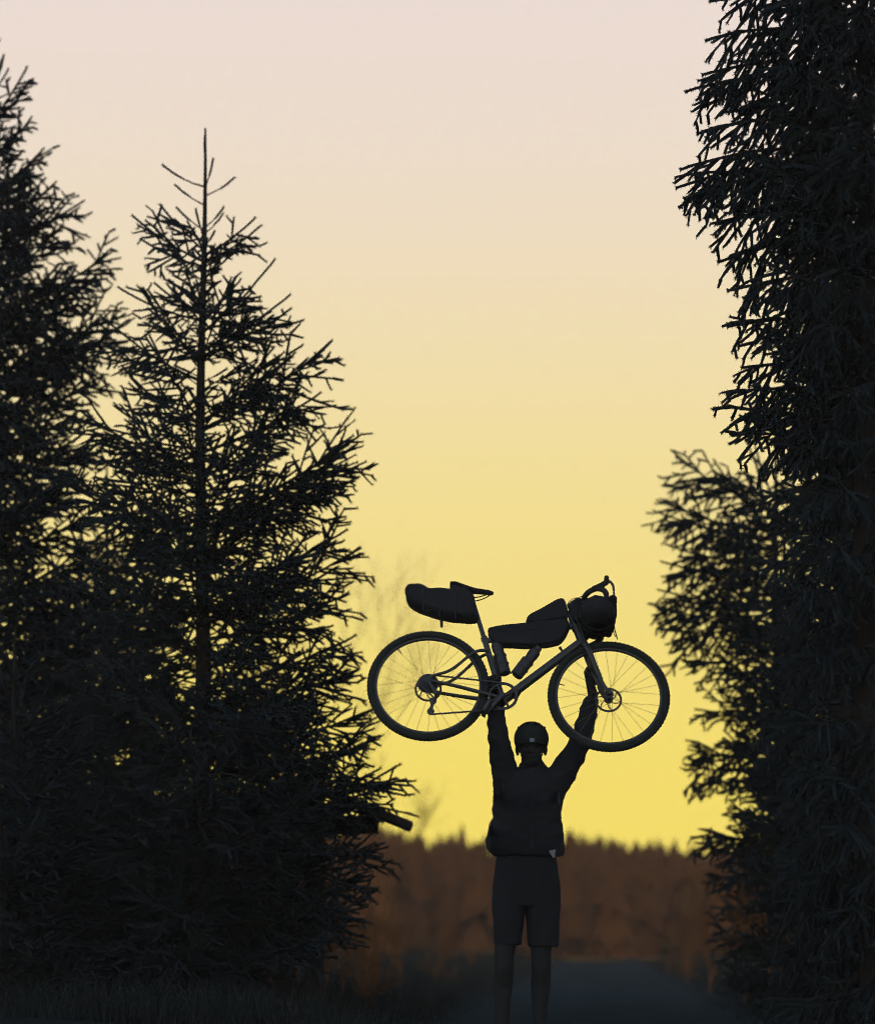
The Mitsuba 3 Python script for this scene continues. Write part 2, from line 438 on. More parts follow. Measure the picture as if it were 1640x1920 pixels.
    if needles:
        # single needles standing out of the nearer shoots
        nn = []
        for S, Ls, rad in ((S2, L2, R2), (S3, L3, R3), (E, np.maximum(LEN * 0.55, 0.1), RE)):
            c = (Ls * needles).astype(int) + 2
            c = np.where(S[:, 0, 2] > 6.4, c // 4, c)
            q = np.repeat(np.arange(len(S)), c)
            o_, t_ = along(S, q, r.uniform(0.05, 1.0, len(q)))
            w_ = norm(np.cross(t_, r.normal(0, 1, (len(q), 3))))
            dn = norm(t_ * 0.6 + w_) * r.uniform(0.016, 0.024, len(q))[:, None]
            b_ = norm(np.cross(dn, r.normal(0, 1, (len(q), 3)))) * nw
            nn.append((np.stack([o_ - b_, o_ + b_, o_ + dn], 1).reshape(-1, 3), np.arange(3 * len(q)).reshape(-1, 3)))
        crown = join([crown] + nn)
    part(t, 'crown', crown, 'needle', False, kind='stuff')
    STAT.append((t, len(S2), len(S3), float(L2.sum() + L3.sum()), len(crown[1])))
    return len(crown[1])


tri = {}
STAT = []


def place(px, Y):
    p = W(px, 1765, Y)
    p[2] = -0.05
    return p


def heroes(px0, Y, rows, seed):
    r = np.random.default_rng(seed)
    out = []
    for ay, tx, ty, sag in rows:
        dy = r.uniform(-0.12, 0.12) * abs(tx - px0) / 250
        out.append((W(px0, ay, Y)[2], W(tx, ty, Y + dy), sag))
    return out


Y1 = 25.0
rows = [(350, 304, 308, .14), (352, 400, 296, .20), (366, 440, 331, .16), (384, 328, 346, .12), (432, 330, 388, .10), (428, 420, 387, .1), (470, 299, 382, .06),
        (455, 327, 410, .08), (490, 247, 403, .10), (480, 479, 407, .10), (492, 491, 421, .10), (500, 262, 447, .1), (602, 220, 537, .10), (590, 289, 530, .08), (625, 516, 484, .10), (655, 545, 551, .10),
        (668, 547, 577, .10), (715, 189, 592, .10), (810, 617, 642, .10), (790, 554, 660, .1), (850, 602, 735, .1), (980, 663, 816, .10), (990, 671, 831, .10), (1000, 640, 870, .1),
        (1110, 652, 992, .10), (1150, 678, 1027, .10), (1200, 655, 1110, .10), (1290, 668, 1190, .10), (1330, 672, 1255, .08), (1400, 700, 1330, .10), (1450, 712, 1385, .08),
        (1560, 752, 1432, .14), (1545, 715, 1440, .10), (1520, 690, 1470, .08), (1660, 722, 1580, .1), (1700, 700, 1640, .06), (1740, 690, 1700, .04), (880, 150, 770, .1), (1000, 110, 900, .1)]
prof1 = lambda d: np.interp(d, [0.3, 0.6, 1.0, 1.6, 2.2, 3.0, 4.0, 5.0, 6.2], [0.22, 0.40, 0.52, 0.78, 0.98, 1.15, 1.25, 1.38, 1.30])
H1 = W(372, 240, Y1)[2] + 0.05
tri['a'] = spruce(place(372, Y1), H1, prof1, heroes(372, Y1, rows, 1), seed=11, dense=1.0, shoot_r=0.0098, needles=200, nw=0.0026, upper=0.80, short_top=0.72, twig3=0.085, internode=0.024, rings=(5, 3), sides=3, label='spruce left of the rider with its whole pointed tip showing against the sky')
Y0 = 28.5
rows = [(190, 8, 100, .1), (230, 52, 122, .12), (300, 40, 240, .1), (430, 107, 338, .12), (450, 160, 374, .12), (480, 100, 400, .1), (590, 215, 468, .12), (620, 175, 524, .1), (720, 243, 604, .1), (730, 212, 580, .1), (800, 200, 700, .1), (900, 190, 830, .1)]
prof0 = lambda d: np.interp(d, [0.3, 0.6, 1.0, 1.6, 2.2, 3.0, 4.0, 5.0, 7], [0.2, 0.34, 0.5, 0.72, 0.9, 1.1, 1.2, 1.3, 1.4])
tri['b'] = spruce(place(-45, Y0), W(-45, 10, Y0)[2] + 0.05, prof0, heroes(-45, Y0, rows, 2), seed=12, dense=1.0, sides=3, rings=(5, 3), label='spruce cut by the left edge of the photo, its branches reaching in')
tri['c'] = spruce(place(190, 31.0), W(190, 870, 31.0)[2] + 0.05, lambda d: np.interp(d, [0.3, 1, 2, 4], [0.3, 0.75, 1.15, 1.5]), seed=13, dense=1.0, sides=3, rings=(4, 3), label='lower spruce hidden between the two tall spruces at the left')
tri['d'] = spruce(place(470, 29.0), W(470, 1120, 29.0)[2] + 0.05, lambda d: np.interp(d, [0.3, 1, 2, 4], [0.3, 0.7, 1.0, 1.2]), seed=14, dense=1.0, sides=3, label='low spruce in the shade behind the roofed wooden shelter')
tri['e'] = spruce(place(20, 24.5), W(20, 1180, 24.5)[2] + 0.05, lambda d: np.interp(d, [0.3, 1, 2, 4], [0.3, 0.75, 1.1, 1.3]), seed=15, dense=1.0, sides=3, low=0.1, label='short dark spruce low in the bottom left corner')
# right side
YR = 19.6
rows = [(20, 1330, 2, -.10), (60, 1322, 76, -.12), (120, 1316, 140, -.12), (150, 1284, 172, -.12), (230, 1306, 250, -.12), (290, 1275, 318, -.14), (320, 1267, 352, -.14), (330, 1282, 372, -.14), (430, 1345, 492, -.10),
        (520, 1364, 545, -.1), (600, 1363, 613, -.08), (680, 1390, 690, -.05), (730, 1361, 738, -.06), (790, 1364, 760, .05), (830, 1368, 815, -.05), (30, 1450, 12, -.1), (80, 1400, 90, -.1), (210, 1360, 210, -.1), (400, 1330, 420, -.1), (10, 1560, 2, -.1)]
profR = lambda d: np.interp(d, [0.3, 1, 2, 3, 3.7, 4.3, 9], [0.25, 0.55, 0.85, 0.94, 0.88, 0.72, 0.70])
tri['f'] = spruce(place(1640, YR), 8.2, profR, heroes(1640, YR, rows, 3), seed=21, dense=1.05, droop=0.35, hang=0.7, max2=0.25, nw=0.0036, shoot_r=0.0100, up_top=0.6, gap2=0.040, needles=280, rings=(6, 4), sides=3, min3=0.16, label='tall near spruce at the right with drooping twigs at the top of the photo')
tri['g'] = spruce(place(1585, 23.5), 7.4, lambda d: np.interp(d, [0.3, 1, 2, 3, 8], [0.25, 0.45, 0.58, 0.60, 0.66]), seed=22, dense=1.15, sides=3, rings=(4, 3), droop=0.3, hang=0.4, low=0.1, label='dark spruce just behind the tall near spruce at the right')
Y2 = 31.0
rows = [(960, 1256, 842, .12), (950, 1336, 880, .1), (1000, 1228, 936, .08), (1010, 1232, 960, .08), (1060, 1245, 1020, .08), (1080, 1236, 1052, .08), (1130, 1230, 1105, .1), (1150, 1228, 1140, .1), (1180, 1232, 1180, .06), (1230, 1280, 1240, .06),
        (1330, 1300, 1330, .08), (1420, 1286, 1405, .1), (1440, 1278, 1432, .1), (1450, 1300, 1470, .06), (1560, 1300, 1580, .06), (1580, 1312, 1555, .08), (1650, 1320, 1640, .05)]
prof2 = lambda d: np.interp(d, [0.3, 0.6, 0.85, 1.1, 1.3, 1.6, 1.9, 2.3, 2.8, 3.1, 3.6, 4.5, 7], [0.18, 0.40, 1.0, 1.02, 0.80, 0.98, 1.08, 0.82, 0.78, 0.95, 0.64, 0.78, 0.80])
tri['h'] = spruce(place(1465, Y2), W(1465, 770, Y2)[2] + 0.05, prof2, heroes(1465, Y2, rows, 4), seed=23, dense=1.1, sides=3, rings=(5, 3), hang=0.15, low=0.1, label='blurred farther spruce right of the bicycle, reaching left past the tall one')
tri['i'] = spruce(place(1500, 27.0), W(1500, 1000, 27.0)[2] + 0.05, lambda d: np.interp(d, [0.3, 1, 2, 4], [0.2, 0.5, 0.62, 0.62]), seed=24, dense=1.2, sides=3, low=0.05, label='dark spruce filling the lower right behind the road edge')
tri['j'] = spruce(place(1690, 26.0), 8.4, lambda d: np.interp(d, [0.3, 1, 2, 4, 8], [0.25, 0.6, 0.9, 1.0, 1.0]), seed=25, dense=1.1, sides=3, rings=(4, 3), low=0.05, droop=0.2, hang=0.3, label='spruce at the right edge of the photo, farther back in the row')


# ---------------------------------------------------------------- bare trees and shrubs
def twigs(base, height, seed, spread=0.5, levels=5, r0=0.04, kids=3, ratio=0.68, up=0.35):
    r = np.random.default_rng(seed)
    cur = [(base, norm(np.array([r.normal(0, 0.06), r.normal(0, 0.06), 1.0])), height * 0.36, r0)]
    P, R = [], []
    for lv in range(levels):
        nxt = []
        for p, d, L, rad in cur:
            pts = [p]
            dd = d
            for k in range(4):
                dd = norm(dd + r.normal(0, 0.10, 3) + [0, 0, up * 0.12])
                pts.append(pts[-1] + dd * L / 4)
            P.append(pts)
            R.append(rad * np.linspace(1, 0.62, 5))
            for k in range(kids + (lv > 1)):
                a = norm(dd + r.normal(0, spread, 3))
                j = 4 if k == 0 else r.integers(1, 5)
                nxt.append((pts[j], a if k else norm(dd + r.normal(0, 0.15, 3)), L * ratio * r.uniform(0.75, 1.2), rad * 0.60))
        cur = nxt
    return many_tubes(np.array(P), np.array(R), 3)


def bare(name, label, cat_, px, Y, height, seed, **k):
    b = place(px, Y)
    t = thing(name, label, cat_)
    b[2] = float(ground_z(np.array(b[0]), np.array(b[1]))) - 0.04
    v, f = twigs(b, height, seed, **k)
    part(t, 'branches', (v, f), 'twig', False, kind='stuff')


bare('bare_tree', 'faint bare tree with fine twigs left of the rear wheel', 'tree', 560, 72, 8.8, 31, r0=0.034, levels=6, spread=0.36)
bare('bare_tree', 'faint bare tree whose twigs show left of the saddle bag', 'tree', 500, 80, 9.6, 32, r0=0.034, levels=6, spread=0.36)
bare('bare_tree', 'low bare tree at the far verge below the rear wheel', 'tree', 690, 66, 4.3, 33, r0=0.028, levels=6, spread=0.5)
SH = [(640, 33, 1.05), (700, 36, 0.95), (760, 40, 0.85), (820, 44, 0.7), (610, 27, 1.0), (690, 29, 0.75), (560, 26, 1.1), (1330, 40, 1.25), (1285, 48, 1.1), (1390, 34, 1.3), (1250, 58, 0.9), (1440, 30, 1.2), (880, 60, 0.5), (520, 30, 1.2)]
SHL = ['leafless shrub below the shelter roof at the left verge', 'twiggy shrub right of the shelter post', 'twiggy shrub in the left verge, third from the rider', 'low twiggy shrub in the left verge, second from the rider',
       'dark shrub at the foot of the shelter post', 'low dark shrub in front of the left verge shrubs', 'dark shrub left of the shelter post', 'reddish bare shrub at the right edge of the track', 'farther bare shrub right of the track end',
       'tall bare shrub under the right spruces', 'small far shrub beside the straw coloured patch', 'dark shrub at the foot of the right spruces', 'small shrub behind the rider at the left', 'dark shrub behind the shelter']
for q, ((px, Y, h), lab) in enumerate(zip(SH, SHL)):
    bare('shrub', lab, 'shrub', px, Y, h * 1.15, 60 + q, r0=0.016, levels=5, kids=4, spread=0.55, ratio=0.7, up=0.6)


def grass():
    r = np.random.default_rng(5)
    n = 42000
    y = 21.5 + 75 * r.random(n) ** 1.7
    sd = np.where(r.random(n) < 0.55, -1.0, 1.0)
    x = road_x(y) + sd * (1.05 + np.abs(r.normal(0, 2.0, n)))
    h = r.uniform(0.08, 0.34, n) * np.clip((np.abs(x - road_x(y)) - 1.0) / 1.0, 0.25, 1)
    z = ground_z(x, y)
    b = np.stack([x, y, z - 0.01], 1)
    a = r.uniform(0, 6.28, n)
    lean = r.normal(0, 0.35, (n, 2)) * h[:, None]
    wv = np.stack([np.cos(a), np.sin(a), 0 * a], 1) * r.uniform(0.003, 0.007, n)[:, None]
    mid = b + np.concatenate([lean * 0.35, (h * 0.6)[:, None]], 1)
    tip = b + np.concatenate([lean, h[:, None]], 1)
    v = np.stack([b - wv, b + wv, mid + wv * 0.7, mid - wv * 0.7, tip], 1).reshape(-1, 3)
    f = np.array([[0, 1, 2], [0, 2, 3], [3, 2, 4]])
    return v, (f[None] + (np.arange(n) * 5)[:, None, None]).reshape(-1, 3)


struct('grass', grass(), 'grass_blade', kind='stuff', label='dark rough grass on both verges of the track', cat='grass')

# ---------------------------------------------------------------- roofed wooden shelter
t = thing('wooden_shelter', 'small dark wooden shelter with a sloping roof half hidden by spruce branches', 'shelter')
YS = 25.6


def board(p, q, width_dir, wid, thick):
    """A plank from p to q."""
    p, q = np.asarray(p, float), np.asarray(q, float)
    d = norm(q - p)
    w = norm(np.asarray(width_dir, float) - d * np.dot(width_dir, d))
    n = np.cross(d, w)
    c = [s1 * w * wid / 2 + s2 * n * thick / 2 for s1 in (-1, 1) for s2 in (-1, 1)]
    return trimesh.convex.convex_hull(np.array([e + x for e in (p, q) for x in c]))


ap, er, el_ = W(560, 1466, YS), W(770, 1551, YS), W(350, 1551, YS)
for sgn, e in ((1, er), (-1, el_)):
    for k in range(6):
        yb = YS - 0.35 + k * 0.145
        off = np.array([0, yb - YS, 0.0])
        part(t, 'roof_board', board(ap + off + [0, 0, rng.normal(0, 0.002)], e + off + [rng.normal(0, 0.006), 0, 0], [0, 1, 0], 0.138, 0.055), 'wood', False)
for px in (590, 530 - 0):
    for yy in (YS - 0.22, YS + 0.28):
        p = W(px, 1765, YS)
        zt = W(px, np.interp(px, [350, 560, 770], [1551, 1466, 1551]), YS)[2] - 0.03
        part(t, 'post', board([p[0], yy, -0.05], [p[0], yy, zt], [1, 0, 0], 0.115, 0.115), 'wood', False)
part(t, 'beam', board(W(455, 1548, YS), W(709, 1548, YS), [0, 0, 1], 0.12, 0.30), 'wood', False)
# ---------------------------------------------------------------- bicycle, held overhead
TILT = math.radians(22.5)
NB = np.array([0, -math.cos(TILT), math.sin(TILT)])
VB0 = np.array([0, math.sin(TILT), math.cos(TILT)])
TH = math.radians(3.7)
UB = np.array([math.cos(TH), 0, 0]) - math.sin(TH) * VB0
VB = np.cross(NB, UB)
OB = W(942, 1312, 20.0)


def BW(px, py, w=0.0):
    """The point of the bicycle at this pixel, w metres out of its middle plane towards its drive side."""
    d = ray(px, py)
    return EYE + d * ((np.dot(OB - EYE, NB) + w) / np.dot(d, NB))


def bp(u, v, w=0.0, o=None):
    return (OB if o is None else o) + u * UB + v * VB + w * NB


def to_bike(mesh, o):
    """A mesh made with x along the bicycle, y up in its plane, z towards its drive side."""
    m = mesh.copy()
    m.vertices = o + m.vertices[:, :1] * UB + m.vertices[:, 1:2] * VB + m.vertices[:, 2:3] * NB
    return m


bike = thing('bicycle', 'loaded gravel bicycle held overhead by the rider, front wheel to the right', 'bicycle')


def torus(R, r, w=1.0, n=96, k=14):
    a, b = np.linspace(0, 2 * np.pi, n, endpoint=False), np.linspace(0, 2 * np.pi, k, endpoint=False)
    A, Bb = np.meshgrid(a, b, indexing='ij')
    rr = R + r * np.cos(Bb)
    v = np.stack([rr * np.cos(A), rr * np.sin(A), w * r * np.sin(Bb)], -1).reshape(-1, 3)
    i, j = np.meshgrid(np.arange(n), np.arange(k), indexing='ij')
    q = np.stack([i * k + j, (i + 1) % n * k + j, (i + 1) % n * k + (j + 1) % k, i * k + (j + 1) % k], -1).reshape(-1, 4)
    return trimesh.Trimesh(v, np.vstack([q[:, [0, 1, 2]], q[:, [0, 2, 3]]]), process=False)


def disc(r, th, z=0.0, n=40, hole=0.0):
    m = trimesh.creation.annulus(hole, r, th, sections=n) if hole else trimesh.creation.cylinder(r, th, sections=n)
    m.apply_translation([0, 0, z])
    return m


def toothed(r, n, th, z, hole, depth=0.004):
    a = np.arange(n * 2) * np.pi / n
    rr = np.where(np.arange(n * 2) % 2 == 0, r, r - depth)
    p = Polygon(np.stack([rr * np.cos(a), rr * np.sin(a)], 1), [np.stack([hole * np.cos(a), hole * np.sin(a)], 1)[::-1]])
    m = trimesh.creation.extrude_polygon(p, th, engine='earcut')
    m.apply_translation([0, 0, z - th / 2])
    return m


def rotor(z, rot):
    ps = []
    rim_o = toothed(0.080, 24, 0.003, z, 0.0665, 0.0022)
    ps.append(rim_o)
    for k in range(6):
        a = k * math.pi / 3 + rot
        ps.append(tube([[0.022 * math.cos(a), 0.022 * math.sin(a), z], [0.045 * math.cos(a + .25), 0.045 * math.sin(a + .25), z], [0.068 * math.cos(a + .55), 0.068 * math.sin(a + .55), z]], 0.003, 6))
    ps.append(disc(0.024, 0.004, z))
    return cat(ps)


def wheel(o, rot, rear, valve_angle):
    k = numbered(f'{bike}__wheel')
    lab = 'rear wheel with cassette' if rear else 'front wheel under the handlebar bag'
    scene[k] = mikit.ply(to_bike(torus(0.3055, 0.0105, 1.15, 96, 10), o), 'rim_alloy', 40)
    labels[k] = {'label': lab}
    ty = torus(0.3305, 0.0225, 0.98, 120, 16)
    # tread knobs break up the outer edge
    kn = []
    for i in range(86):
        for s in (-1, 0, 1):
            a = (i + 0.5 * (s != 0)) * 2 * math.pi / 86
            b = trimesh.creation.box([0.0045, 0.011, 0.009])
            b.apply_translation([0.0, 0.0, 0.0])
            rr, zz = (0.3525, 0.0) if s == 0 else (0.3475, 0.0125 * s)
            b.apply_transform(trimesh.transformations.rotation_matrix(a, [0, 0, 1]) @ trimesh.transformations.translation_matrix([rr, 0, zz]))
            kn.append(b)
    part(k, 'tyre', to_bike(ty, o), 'rubber', 40)
    part(k, 'tread', to_bike(cat(kn), o), 'rubber', False, kind='stuff')
    fl = 0.029
    hub = cat([tube([[0, 0, -0.06], [0, 0, -0.032], [0, 0, -0.026], [0, 0, 0.026], [0, 0, 0.032], [0, 0, 0.062]], [0.012, 0.014, 0.013, 0.013, 0.014, 0.012], 16), disc(0.027, 0.004, fl), disc(0.027, 0.004, -fl)])
    part(k, 'hub', to_bike(hub, o), 'black_alloy', 35)
    for i in range(28):
        a = i * 2 * math.pi / 28 + rot
        s = 1 if i % 2 == 0 else -1
        cross = (1 if (i // 2) % 2 == 0 else -1) * 1.15
        p = np.array([0.024 * math.cos(a + cross), 0.024 * math.sin(a + cross), fl * s])
        q = np.array([0.297 * math.cos(a), 0.297 * math.sin(a), 0.004 * s])
        part(k, 'spoke', to_bike(tube([p, q], 0.00115, 5), o), 'spoke_steel', True)
    va = valve_angle
    part(k, 'valve', to_bike(tube([[0.297 * math.cos(va), 0.297 * math.sin(va), 0], [0.262 * math.cos(va), 0.262 * math.sin(va), 0]], [0.0038, 0.0028], 8), o), 'black_alloy', True)
    part(k, 'brake_rotor', to_bike(rotor(-0.046, 0.3 + rear), o), 'steel', 30)
    if rear:
        cs = cat([toothed(0.064 - 0.0042 * i, 34 - 2 * i, 0.0022, 0.028 + 0.0042 * i, 0.018) for i in range(10)] + [disc(0.019, 0.05, 0.048)])
        part(k, 'cassette', to_bike(cs, o), 'steel', 25)
    return k


OR, OF = BW(802.5, 1286), BW(1141, 1306)
wheel(OR, 0.06, True, math.radians(130))
wheel(OF, 0.10, False, math.radians(168))


def btube(pts, rad, sides=16):
    return tube([np.asarray(p) for p in pts], rad, sides)


# frame and fork
BB = BW(942, 1312)
ST = BW(908, 1199)
HT_lo, HT_hi = BW(1091, 1203), BW(1073, 1162)
fr = [btube([BB, ST], [0.0185, 0.017]), btube([BB + 0.01 * UB, HT_lo + 0.012 * (HT_hi - HT_lo)], [0.0275, 0.0255]), btube([ST - 0.012 * norm(ST - BB), HT_hi * 0.72 + HT_lo * 0.28], [0.0165, 0.0185]),
      btube([HT_lo, HT_hi], [0.026, 0.023], 20), btube([BB - 0.04 * NB, BB + 0.04 * NB], 0.023, 20)]
for s in (1, -1):
    drop = OR + 0.068 * s * NB
    fr.append(btube(spline([BB - 0.015 * UB + 0.026 * s * NB, BB - 0.10 * UB + 0.012 * VB + 0.04 * s * NB, drop + 0.05 * UB - 0.006 * VB, drop], 10), np.linspace(0.0125, 0.0095, 10), 12))
    seat_j = ST - 0.09 * norm(ST - BB)
    fr.append(btube(spline([seat_j + 0.012 * s * NB, seat_j - 0.05 * UB - 0.012 * VB + 0.045 * s * NB, drop + 0.09 * UB + 0.055 * VB + 0.003 * s * NB, drop + 0.02 * UB + 0.028 * VB, drop], 16), np.linspace(0.0095, 0.0085, 16), 12))
part(bike, 'frame', from_man(union([to_man(m) for m in fr])), 'frame_paint', 40)
fk = [btube([HT_lo, HT_lo - 0.02 * norm(HT_hi - HT_lo)], [0.027, 0.029])]
crown = HT_lo - 0.02 * norm(HT_hi - HT_lo)
for s in (1, -1):
    fk.append(btube(spline([crown + 0.012 * s * NB, crown + 0.045 * (OF - crown) / np.linalg.norm(OF - crown) + 0.046 * s * NB, crown * 0.55 + OF * 0.45 + 0.056 * s * NB - 0.008 * UB, OF + 0.058 * s * NB], 14), np.linspace(0.021, 0.0105, 14), 14))
part(bike, 'fork', from_man(union([to_man(m) for m in fk])), 'frame_paint', 40)
SP = BW(885, 1124)
part(bike, 'seat_post', btube([ST - 0.08 * norm(ST - BB), SP], 0.0136), 'black_alloy', True)
part(bike, 'seat_clamp', btube([ST - 0.008 * norm(ST - BB), ST + 0.012 * norm(ST - BB)], 0.0205), 'black_alloy', 40)


def saddle():
    rear, nose = BW(843, 1101), BW(925, 1112)
    L = np.linalg.norm(nose - rear)
    ax = norm(nose - rear)
    upv = norm(np.cross(NB, ax))
    m_, secs = [], 26
    rings = []
    for i in range(secs):
        x = i / (secs - 1)
        hw = np.interp(x, [0, .05, .15, .3, .45, .6, .85, .96, 1], [0.045, .062, .069, .06, .040, .024, .019, .015, .006])
        z0 = np.interp(x, [0, .12, .3, .55, .9, 1], [.012, .011, .003, 0, .001, -.006])
        th = np.interp(x, [0, .1, .5, .93, 1], [.012, .022, .021, .017, .006])
        a = np.linspace(0, 2 * np.pi, 24, endpoint=False)
        y = hw * np.cos(a)
        z = z0 + np.where(np.sin(a) > 0, 0.012 * np.sin(a), th * np.sin(a)) - 0.006 * (y / 0.07) ** 2
        rings.append(rear + ax * (x * L) + y[:, None] * NB + z[:, None] * upv)
    v = np.vstack(rings + [[rings[0].mean(0)], [rings[-1].mean(0)]])
    f, j = [], np.arange(24)
    for i in range(secs - 1):
        A, B2 = i * 24 + j, i * 24 + (j + 1) % 24
        f += [np.stack([A, B2, B2 + 24], 1), np.stack([A, B2 + 24, A + 24], 1)]
    f += [np.stack([j * 0 + secs * 24, (j + 1) % 24, j], 1), np.stack([j * 0 + secs * 24 + 1, (secs - 1) * 24 + j, (secs - 1) * 24 + (j + 1) % 24], 1)]
    m = trimesh.Trimesh(v, np.vstack(f), process=False)
    k = part(bike, 'saddle', m, 'bag_cloth', True)
    for s in (1, -1):
        rl = [BW(918, 1114) + 0.012 * s * NB, BW(903, 1121) + 0.02 * s * NB, SP + 0.022 * s * NB + 0.006 * UB, BW(858, 1120) + 0.03 * s * NB, BW(848, 1108) + 0.04 * s * NB]
        part(k, 'rail', btube(spline(rl, 18), 0.0035, 8), 'steel', True)


saddle()
# stem, bar, hoods, levers
BC = BW(1094, 1143)
stem_top = HT_hi + 0.055 * norm(HT_hi - HT_lo)
part(bike, 'stem', from_man(union([to_man(btube([HT_hi, stem_top], [0.0205, 0.0185])), to_man(btube([stem_top - 0.018 * norm(HT_hi - HT_lo), BC], [0.019, 0.0165])), to_man(btube([BC - 0.022 * NB, BC + 0.022 * NB], 0.0205))])), 'black_alloy', 40)
HU, HV = norm(BW(1150, 1116) - BW(1094, 1132)), None
HV = np.cross(NB, HU)


def hb(u, v, w):
    return BC + u * HU + v * HV + w * NB


bar = []
for s in (1, -1):
    pts = [hb(0, 0, 0), hb(0, 0, 0.10 * s), hb(0.006, 0.002, 0.172 * s), hb(0.035, 0.004, 0.203 * s), hb(0.078, 0.0, 0.214 * s), hb(0.108, -0.03, 0.222 * s), hb(0.104, -0.075, 0.230 * s), hb(0.06, -0.112, 0.236 * s), hb(-0.02, -0.122, 0.242 * s)]
    bar.append(btube(spline(pts, 44), 0.0165, 12))
part(bike, 'handlebar', cat(bar), 'strap_web', True)
for s in (1, -1):
    o = lambda u, v, dw=0.0: hb(u, v, (0.216 + dw) * s)
    hood = union([bone(o(0.055, 0.006), 0.016, o(0.105, 0.012), 0.0175), bone(o(0.105, 0.012), 0.0175, o(0.140, 0.024), 0.0165), bone(o(0.140, 0.024), 0.0165, o(0.150, 0.052), 0.0145)])
    k = part(bike, 'brake_hood', soft(hood, 0.006, 6), 'rubber', True)
    part(k, 'lever', tube(spline([o(0.150, 0.03), o(0.166, 0.0, .006), o(0.160, -0.045, .012), o(0.148, -0.085, .02)], 14), np.linspace(0.0085, 0.0055, 14), 10), 'black_alloy', True)
# drivetrain
ZC = 0.046
chain_ring = cat([toothed(0.0845, 42, 0.0035, 0, 0.072, 0.0045)] + [tube([[0.018 * math.cos(a), 0.018 * math.sin(a), 0], [0.075 * math.cos(a), 0.075 * math.sin(a), 0]], [0.011, 0.006], 8) for a in np.arange(4) * math.pi / 2 + 0.5] + [disc(0.022, 0.012)])
part(bike, 'chainring', to_bike(chain_ring, BB + ZC * NB), 'steel', 30)
for s in (1, -1):
    wq = 0.066 * s
    base = BB + wq * NB
    tip = BW(908, 1342, 0.075) if s > 0 else None
    dirv = norm((BW(908, 1342, 0.066) - (BB + 0.066 * NB)))
    end = base + 0.170 * 0.92 * dirv * s + 0.008 * s * NB
    k = part(bike, 'crank', tube([base - 0.012 * s * NB, base, end], [0.017, 0.016, 0.0115], 12), 'black_alloy', 40)
    pd = end + 0.062 * s * NB
    body = trimesh.creation.box([0.062, 0.018, 0.088])
    cage = [body] + [trimesh.creation.box([0.004, 0.026, 0.088]) for _ in range(2)]
    cage[1].apply_translation([0.036, 0, 0])
    cage[2].apply_translation([-0.036, 0, 0])
    pm = cat(cage)
    pm.apply_transform(trimesh.transformations.rotation_matrix(1.15, [0, 0, 1]))
    part(bike, 'pedal', cat([to_bike(pm, pd), tube([end, pd], 0.007, 8)]), 'black_alloy', False)
# chain
cw = OR + ZC * NB
pul_lo = BW(808, 1334, ZC)
pul_hi = BW(811, 1314, ZC)
k = part(bike, 'derailleur', cat([btube([BW(818, 1303, 0.062), pul_hi, pul_lo], [0.011, 0.012, 0.0075], 10), to_bike(toothed(0.021, 11, 0.006, 0, 0.006, 0.004), pul_hi), to_bike(toothed(0.021, 11, 0.006, 0, 0.006, 0.004), pul_lo), btube([OR + 0.07 * NB, BW(818, 1303, 0.066)], [0.010, 0.013], 8)]), 'black_alloy', 30)
bb3 = BB + ZC * NB
rc = 0.048


def arc(o, r, a0, a1, n):
    return [o + r * math.cos(a) * UB + r * math.sin(a) * VB for a in np.linspace(a0, a1, n)]


loop = arc(cw, rc, math.radians(90), math.radians(245), 10) + arc(pul_hi, 0.0195, math.radians(60), math.radians(-60), 5) + arc(pul_lo, 0.0195, math.radians(170), math.radians(275), 5) + arc(bb3, 0.085, math.radians(-92), math.radians(92), 16)
loop = np.array(loop + loop[:1])
sl = np.concatenate([[0], np.cumsum(np.linalg.norm(np.diff(loop, axis=0), axis=1))])
nl = int(sl[-1] / 0.0127)
pts = np.stack([np.interp(np.linspace(0, sl[-1], nl + 1), sl, loop[:, q]) for q in range(3)], 1)
links = []
for q in range(nl):
    d = norm(pts[q + 1] - pts[q])
    n_ = np.cross(NB, d)
    ww = 0.0034 if q % 2 else 0.0026
    hh = 0.0042
    e = [pts[q] - d * 0.003, pts[q + 1] + d * 0.003]
    links.append(trimesh.convex.convex_hull(np.array([x + a1 * ww * NB + b1 * hh * n_ for x in e for a1 in (-1, 1) for b1 in (-1, 1)])))
part(bike, 'chain', cat(links), 'steel', False, kind='stuff')
# brake calipers, bottle cages
part(bike, 'brake_caliper', soft(union([bone(BW(806, 1272, -0.06), 0.014, BW(822, 1284, -0.06), 0.013)]), 0.006, 4), 'black_alloy', True)
part(bike, 'brake_caliper', soft(union([bone(BW(1124, 1290, -0.064), 0.015, BW(1133, 1306, -0.064), 0.014)]), 0.006, 4), 'black_alloy', True)


